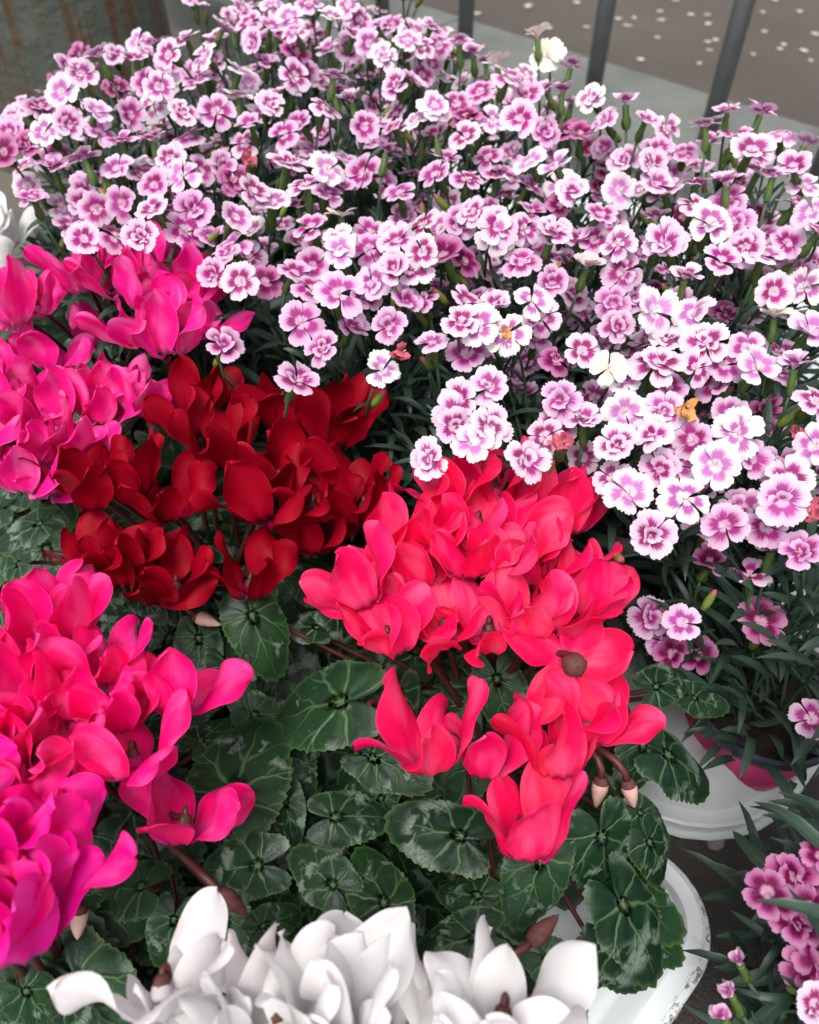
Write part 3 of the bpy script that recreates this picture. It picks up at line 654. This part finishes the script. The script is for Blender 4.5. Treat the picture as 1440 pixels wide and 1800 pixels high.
# photo positions of the flowers: kind w pale, p pink, d deep, D very deep, c cream, f/o wilted; s seen from the side, b big
TILES = [((0, 0), '''690,15p 230,245d 285,265p 355,210ws 470,225ps 228,335wb 165,475w 140,385d 100,520D 20,545D 45,470d 240,445p 350,475p 335,405w 300,570ps 420,605p 455,410d
 430,510ds 540,505ps 520,300d 585,245d 545,370w 640,400p 765,400p 670,490d 600,560p 650,625w 120,705d 340,740d 440,720d 550,660d 545,750p 500,840p 680,745d 645,820db 305,850p
 600,200p 725,205w 660,150p 730,270d 840,265w 700,300p 935,230d 1030,275pb 1040,190D 880,90p 1020,70w 950,110p 1040,120p 1160,75w 1160,190p 1265,75p 1350,205w 1395,310p 1170,285ps
 945,375p 840,350ws 885,450d 1000,480d 1060,445d 1140,390p 1240,370ps 1280,450d 1390,460d 1355,545ps 1010,590pb 1150,605w 1285,620db 1080,665p 1150,690d 780,590d 880,575f 820,640D
 880,680p 955,730wb 820,770p 1200,770cs 1200,865w 1300,830d 1390,850p 1100,810d 820,880d 960,30w 1230,20p 1380,90d 1410,690d 1430,150w 1300,160p 850,40p 780,110p 680,-15p 1090,20p 560,310p 760,150p 900,160p 1240,130p 1330,100p'''),
 ((720, 0), '''40,170p 105,165d 175,165ps 225,200ds 310,240cs 345,285p 5,300p 250,330d 450,140cs 490,205cb 565,245ps 410,350d 535,335ds 645,355w 690,430p 760,375ps 825,435p 600,485D 85,380w 200,420D
 165,370d 25,430w 95,490ps 290,430w 395,430pb 470,470d 200,490p 100,625d 200,640d 280,560d 310,625d 430,580w 520,600w 410,670d 530,730D 570,680p 665,765d 500,820p 400,810p 310,800p 170,790d 230,750p
 55,800p 120,880d 650,850d 870,535d 960,545d 840,590p 740,670wb 860,660p 900,690d 1040,455ws 1140,490d 1195,545pb 1115,405ps 1230,410ps 1310,480w 1385,520ws 1000,660ds 1110,660ps 1120,710d
 1000,735p 1050,795wb 865,785ps 895,860pb 735,870p 1275,630ps 1385,665w 1350,730ds 1420,750w 1320,860d 1430,830p 1350,600p 1180,870p 1140,790d 5,120w 70,110p'''),
 ((720, 400), '''50,90p 125,115Db 15,150p 300,25w 500,35p 735,65p 905,80pb 1040,15w 1090,130p 965,190ps 620,150cs 750,160d 500,200d 390,130d 1240,110ws 1180,80p 1330,70d 1270,230p 1390,220w
 845,300wb 1000,315wb 730,355d 710,270d 425,265w 345,375wbx 465,320p 240,350w 190,275p 305,285p 180,340p 205,450d 80,420ps 45,265d 600,440p 520,480D 910,410p 865,490pb 1040,415p 1000,500p
 1100,490d 1180,430p 1215,505wb 1280,325cs 1400,380wb 1350,505ps 1420,620p 700,500c 740,540w 900,570d 1080,560d 750,655wb 890,650p 850,740p 730,770p 970,640o 1000,750d 1150,725wb 1120,660d
 280,570p 180,610p 160,660p 150,700p 280,710p 230,760w 75,820p 400,820p 530,610d 510,690d 480,740p 610,690ps 540,770f 880,850p 1075,840wb 940,850d 1330,890p 1430,770w 1370,730f 720,890p 1190,820d 1280,840d'''),
 ((0, 400), '''800,100d 745,45d 850,195p 935,200D 760,170d 1200,85w 1400,60p 1390,150p 1095,230d 1190,245pb 1060,340db 1230,360db 1140,430d 1280,250d 1310,200p 785,420d 1040,550d 1340,510w 1410,440f 1100,140d
 1300,80d 1420,270d 1370,350d 1030,170d'''),
 ((720, 850), '''770,40wb 965,60wb 840,180pb 1160,90d 1110,150d 1300,60pb 1400,110f 1195,330p3 1230,490Db 840,470d 960,490p 930,600D 890,555d 1015,610D 1410,830d  1250,150d 1380,250d'''),
 ((720, 1300), '''1360,650Db 1350,480Db 1425,500D 1260,540D 1415,610D 1445,420D 1390,800D 1425,760D 1415,930p 1165,795k 1135,905k 1110,985k 1300,570D''')]
LOWZ = {(1230, 490): .215, (840, 470): .20, (960, 490): .21, (930, 600): .18, (890, 555): .18, (1015, 610): .17, (1410, 830): .18, (1195, 330): .24, (700, 200): .2}
flist = []
for (ox, oy), txt in TILES:
    for tok in txt.split():
        a, b = tok.split(','); j = 0
        while j < len(b) and (b[j].isdigit() or b[j] == '-'): j += 1
        cx, cy, kd = int(a), int(b[:j]), b[j:]
        if '3' in tok and kd == '': pass
        px, py = ox+cx/2, oy+cy/2
        z = LOWZ.get((cx, cy)) if oy == 850 else None
        if z is None: z = interp(py, [0, 100, 500, 1000, 1300, 1500, 1700], [.385, .375, .335, .285, .265, .23, .21])+rnd.uniform(-.008, .008)
        if kd[0] == 'k': z = .185
        if kd[0] in 'dD': z -= 0.012
        flist.append((px, py, z, kd))
# deeper flowers seen in the gaps between the upper ones
POLY = [(60, 130), (130, 100), (300, 60), (420, 10), (700, 10), (830, 90), (960, 150), (1150, 200), (1430, 270), (1440, 980), (1250, 1000), (1090, 900), (1060, 850), (960, 780), (800, 640), (640, 470), (400, 480), (330, 440), (130, 420), (20, 300), (0, 250)]
def inside(x, y):
    c = False; n = len(POLY)
    for i in range(n):
        (x1, y1), (x2, y2) = POLY[i], POLY[i-1]
        if (y1 > y) != (y2 > y) and x < (x2-x1)*(y-y1)/(y2-y1)+x1: c = not c
    return c
tries = 0; extra = 0
while tries < 12000 and extra < 230:
    tries += 1; x, y = rnd.uniform(0, 1440), rnd.uniform(10, 1000)
    if not inside(x, y): continue
    gap = interp(y, [0, 500, 1000], [16, 27, 44])
    if min((x-f[0])**2+(y-f[1])**2 for f in flist) < gap*gap: continue
    z = interp(y, [0, 100, 500, 1000], [.375, .365, .32, .265])-rnd.uniform(.005, .05)
    flist.append((x, y, z, rnd.choice(('d', 'd', 'p', 'p', 'w', 'ds', 'ps', 'D') if y < 420 else ('d', 'd', 'd', 'p', 'ds', 'ps', 'D')))); extra += 1
# flowers a little outside the frame to the right, so the bed does not stop at the picture's edge
for i in range(22):
    y = rnd.uniform(300, 1150); flist.append((rnd.uniform(1470, 1640), y, interp(y, [0, 500, 1000], [.37, .33, .28]), rnd.choice('wpd')))
for i in range(16): flist.append((rnd.uniform(1475, 1680), rnd.uniform(1480, 1850), rnd.uniform(.19, .23), rnd.choice('dDDp')))
for i in range(14):
    x = rnd.uniform(330, 760); flist.append((x, rnd.uniform(-90, -15), .37, rnd.choice('wpdp')))

# group the flowers into potted plants
P3 = [at_z(f[0], f[1], f[2]) for f in flist]
def owner(i):
    f = flist[i]
    if f[1] > 1380: return 'corner'
    if f[1] > 830 and f[0] > 1040: return 'sleeve'
    return None
free = [i for i in range(len(flist)) if owner(i) is None]
K = 17; cents = []
kg = random.Random(4)
cents = [P3[kg.choice(free)].copy()]
while len(cents) < K:
    far = max(free, key=lambda i: min((P3[i].xy-c.xy).length for c in cents)); cents.append(P3[far].copy())
for it in range(25):
    G = [[] for _ in range(K)]
    for i in free: G[min(range(K), key=lambda k: (P3[i].xy-cents[k].xy).length)].append(i)
    for k in range(K):
        if G[k]: cents[k] = sum((P3[i] for i in G[k]), Vector())/len(G[k])
BASES = [Vector((c.x*1.02, c.y+0.02, 0)) for c in cents]
for it in range(60):                                   # pots do not stand inside one another
    for i in range(K):
        for j in range(i):
            d = BASES[i]-BASES[j]; L = d.length
            if L < 0.112: d = d/L*(0.112-L)*0.5; BASES[i] += d; BASES[j] -= d
MARGIN = {'w': ((.78, .69, .73), .70), 'p': ((.79, .52, .72), .95), 'd': ((.63, .29, .54), 1.0), 'D': ((.44, .04, .25), 1.0), 'c': ((.78, .72, .60), .12), 'k': ((.55, .16, .38), .6)}
def dia_plant(base, idx, name_label, seed, cup=None, group=None, potmat='pot', sleeve=False, basal=60):
    g = random.Random(seed)
    pl = empty('dianthus_plant', base, name_label, 'dianthus', group)
    if sleeve: pot(pl, 0.012, 0.080, 0.056, 0.044, M[potmat], True)
    else: pot(pl, 0.012, 0.095, 0.050, 0.038, M[potmat])
    loc = pl.location; nleaf = 0
    for i in idx:
        px, py, z, kd = flist[i]; p = P3[i]; c = kd[0]
        toc = (CAM-p).normalized(); out = Vector((p.x-base.x, p.y-base.y, 0))*2.2
        rv = Vector((g.uniform(-1, 1), g.uniform(-1, 1), 0))
        if c == 'k': ax = Vector((-.45, .35, .8))+rv*.2
        elif 's' in kd: ax = Vector((0, 0, 1))+rv*0.30-Vector((toc.x, toc.y, 0))*0.35
        else: ax = Vector((0, 0, 1))*0.75+toc*interp(py, [0, 300, 600], [.40, .5, .72])+rv*0.62+out*0.5
        ax.normalize()
        sc = g.uniform(0.90, 1.08)*(1.18 if 'b' in kd else 1.0)*interp(py, [0, 300, 700, 1400, 1450], [0.86, 0.86, 0.84, .84, .70])
        fl = obj('flower', CALYX, pl, p-loc, quat(ax, g.uniform(0, 6.28)), sc)
        if c in 'fo':
            obj('wilted_petals', WILT[0 if c == 'o' else g.choice((1, 2))], fl)
        else:
            mc, al = MARGIN[c]; j1 = g.uniform(.88, 1.1); mc = (min(.93, mc[0]*j1), min(.9, mc[1]*j1*g.uniform(.85, 1.15)), min(.92, mc[2]*j1)); al = 1.0 if c == 'D' else min(.93, al*g.uniform(.8, 1.1))
            n = 3 if '3' in kd else 5
            opn = g.uniform(-0.30, 0.18) - (0.22 if 's' in kd else 0) - (0.95 if c == 'k' else 0)
            if 'x' in kd: obj('dried_stamens', WILT[0], fl, (0, 0, .002), None, .55)
            rings = [(n, 0.72 if c == 'k' else 1.0, opn)]
            if c != 'k' and g.random() < (0.45 if c in 'dDp' else 0.25) and n == 5: rings.append((g.choice((2, 3, 4, 5)), g.uniform(.58, .78), opn-g.uniform(.25, .5)))
            for (m, s_, oo) in rings:
                z0 = g.uniform(0, 6.28)
                for k in range(m):
                    q = Quaternion((0, 0, 1), z0+2*math.pi*k/m+g.uniform(-.12, .12)) @ Quaternion((0, 1, 0), oo+g.uniform(-.30, .26)) @ Quaternion((1, 0, 0), g.uniform(-.28, .28))
                    pt = obj('petal', g.choice(DPET), fl, (0, 0, 0.0004*k), q, s_*g.uniform(.93, 1.07)); pt.color = (*mc, al)
        # stem
        low = p-ax*0.018*sc
        root = base+Vector((g.uniform(-.028, .028), g.uniform(-.028, .028), 0.09))
        pts = bez(root, root+Vector(((low.x-root.x)*.25, (low.y-root.y)*.25, (low.z-root.z)*.55)), low-ax*0.05-Vector((0, 0, .01)), low, 8)
        V, F = tube_geo([q-loc for q in pts], [lerp(.0015, .0011, k/8) for k in range(9)], 5)
        obj('stem', mesh('stem', V, F, M['stem']), pl)
        for kk in (3, 5, 6):                        # opposite leaf pairs at the nodes
            if nleaf > 150: break
            d = (pts[kk+1]-pts[kk-1]).normalized(); q0 = quat(d, g.uniform(0, 6.28))
            for s in (0, 1):
                obj('leaf', g.choice(STRAP), pl, pts[kk]-loc, q0 @ Quaternion((0, 0, 1), math.pi*s), g.uniform(.7, 1.1)*(0.62 if kk == 6 else 1)); nleaf += 1
        if g.random() < 0.22:
            bp = low+Vector((g.uniform(-.012, .012), g.uniform(-.012, .012), -g.uniform(.0, .012)))
            V, F = tube_geo([q-loc for q in bez(pts[6], pts[6]+ax*.008, bp-ax*.012, bp-ax*.011, 4)], .0009, 4)
            b_ = obj('bud', DBUD, pl, bp-loc, quat(ax+rv*.4, 0), g.uniform(.7, 1.1)); obj('stem', mesh('stem', V, F, M['stem']), pl)
    # crowded lower foliage
    V = []; F = []; UV = []
    for i in range(basal*(3 if sleeve else 5)):
        a, f, u = strap_geo(g, g.uniform(.03, .06), g.uniform(.005, .009), g.uniform(.3, 2.2), 5)
        an = g.uniform(0, 6.28); r = 0.080*math.sqrt(g.random()); hz = 0.075+g.random()**1.2*0.17
        q = Quaternion((0, 0, 1), an+g.uniform(-1, 1)); p0 = Vector((r*math.cos(an), r*math.sin(an), hz)); o = len(V)
        V += [q @ v+p0 for v in a]; F += [tuple(k+o for k in ff) for ff in f]; UV += u
    tag(obj('lower_foliage', mesh('lower_foliage', V, F, M['strap'], UV), pl), kind='stuff')
    return pl
GRP = 'potted dianthus plants massed in the trays'
order = sorted(range(K), key=lambda k: BASES[k].y)
COMMON = 'pink and white dianthus plant crowded among others like it'
def near_px(px, py, z): 
    p = at_z(px, py, z); return min(range(K), key=lambda k: (cents[k].xy-p.xy).length)
special = {}
for (px, py, z, lab) in ((60, 230, .37, 'pink dianthus plant leaning out beside the rusty column'), (965, 100, .375, 'dianthus plant with a cream flower on a tall stem before the fence'),
        (580, 570, .32, 'dianthus plant with a deep-eyed flower cluster above the dark red cyclamen'), (1290, 250, .36, 'pale pink dianthus plant whose flowers overlap the foot of a fence bar'), (1200, 720, .30, 'dianthus plant with a wilted orange flower among pale ones'),
        (870, 590, .32, 'dianthus plant with a white flower with a brown centre'), (270, 340, .35, 'pink dianthus plant hanging over the bright pink cyclamen'), (780, 440, .34, 'dianthus plant topped by a large deep magenta double flower')):
    k = near_px(px, py, z)
    if k not in special: special[k] = lab
for k in order:
    dia_plant(BASES[k], G[k], special.get(k, COMMON), 900+k, group=GRP)
sl_b = at_z(1350, 1215, 0.092)
dia_plant(Vector((sl_b.x, sl_b.y, 0.0)), [i for i in range(len(flist)) if owner(i) == 'sleeve'], 'dianthus plant in a dark pot with a pink sleeve in the rounded tray', 960, group=GRP, sleeve=True, basal=70)
co_b = at_z(1560, 1720, 0.107)
dia_plant(Vector((co_b.x, co_b.y, 0.0)), [i for i in range(len(flist)) if owner(i) == 'corner'], 'deep magenta dianthus plant standing alone on the dark paving', 961, group=GRP)

# ------------------------------------------------------------------ fallen blossom petals
def fallen(seed, mat='fallen', jit=.12):
    g = random.Random(seed); V = []; n = 10
    V.append(Vector((0, 0, .0022)))
    for i in range(n):
        an = 2*math.pi*i/n; r = 0.011*(1+0.25*math.cos(an)+g.uniform(-jit, jit)); V.append(Vector((r*math.cos(an), r*.75*math.sin(an), .0014+.0016*abs(math.sin(an*1.5+seed)))))
    F = [(0, 1+i, 1+(i+1) % n) for i in range(n)]
    B = [Vector((v.x*.98, v.y*.98, v.z-.0006)) for v in V]; F += [tuple(n+1+k for k in f[::-1]) for f in F]
    F += [(1+i, n+2+i, n+2+(i+1) % n, 1+(i+1) % n) for i in range(n)]
    return mesh('fallen_petal', V+B, F, M[mat])
M['fallen'] = plain('fallen_petal_cream', (0.72, 0.62, 0.56), 0.6, 0.3, 0.2, 80, 0.1, trans=0.2)
M['scrap'] = plain('grey_torn_petal', (0.13, 0.12, 0.11), 0.7, 0.3, 0.4, 120, 0.2)
FALL = [fallen(i) for i in range(5)]; SCRAP = [fallen(20+i, 'scrap', .45) for i in range(3)]
pp = '''930,10 1015,5 1160,20 1161,35 1155,65 1245,25 1214,25 1244,42 1345,55 1362,0 1340,20 1246,87 1258,70 1243,73 1325,95 1372,86 1378,77 1412,88 1425,105 1127,105 965,48 838,24 1088,33 1033,47 1190,0 1105,45 1115,30 1435,60 1405,20 1290,50 1230,110'''
for t in pp.split():
    x, y = map(int, t.split(',')); p = at_z(x, y, .006)
    o = obj('fallen_petal', FALL[rnd.randrange(5)], None, (p.x, p.y, .0045), Quaternion((0, 0, 1), rnd.uniform(0, 6.28)), rnd.uniform(.65, 1.1)*(1.4 if x < 970 else 1))
    tag(o, 'small cream blossom petal lying on the brown road past the kerb', 'petal', 'blossom petals on the road')
for i in range(8):
    p = uw(rnd.uniform(1.6, 3.6), rnd.uniform(-2.4, -0.6), .0045)
    o = obj('fallen_petal', FALL[rnd.randrange(5)], None, p, Quaternion((0, 0, 1), rnd.uniform(0, 6.28)), rnd.uniform(.7, 1.2))
    tag(o, 'small cream blossom petal lying on the brown road past the kerb', 'petal', 'blossom petals on the road')
for x, y, s, lab in ((1257, 1475, .8, 'pale torn petal on the dark paving by the rounded tray'), (1190, 1775, 0.5, 'pale torn petal on the dark paving by the cyclamen tray rim'), (1418, 1355, .6, 'tiny pale petal on the dark paving below the rounded tray edge')):
    p = at_z(x, y, .006); tag(obj('fallen_petal', SCRAP[x % 3], None, (p.x, p.y, .0035), Quaternion((0, 0, 1), x), s), lab, 'petal')
for x, y in ((5, 178), (18, 205)):
    p = at_z(x, y, .003); tag(obj('fallen_petal', FALL[y % 5], None, (p.x, p.y, .0005), Quaternion((0, 0, 1), x), 1.0), 'pale petal on the ground beside the rusty column', 'petal', 'petals by the column')
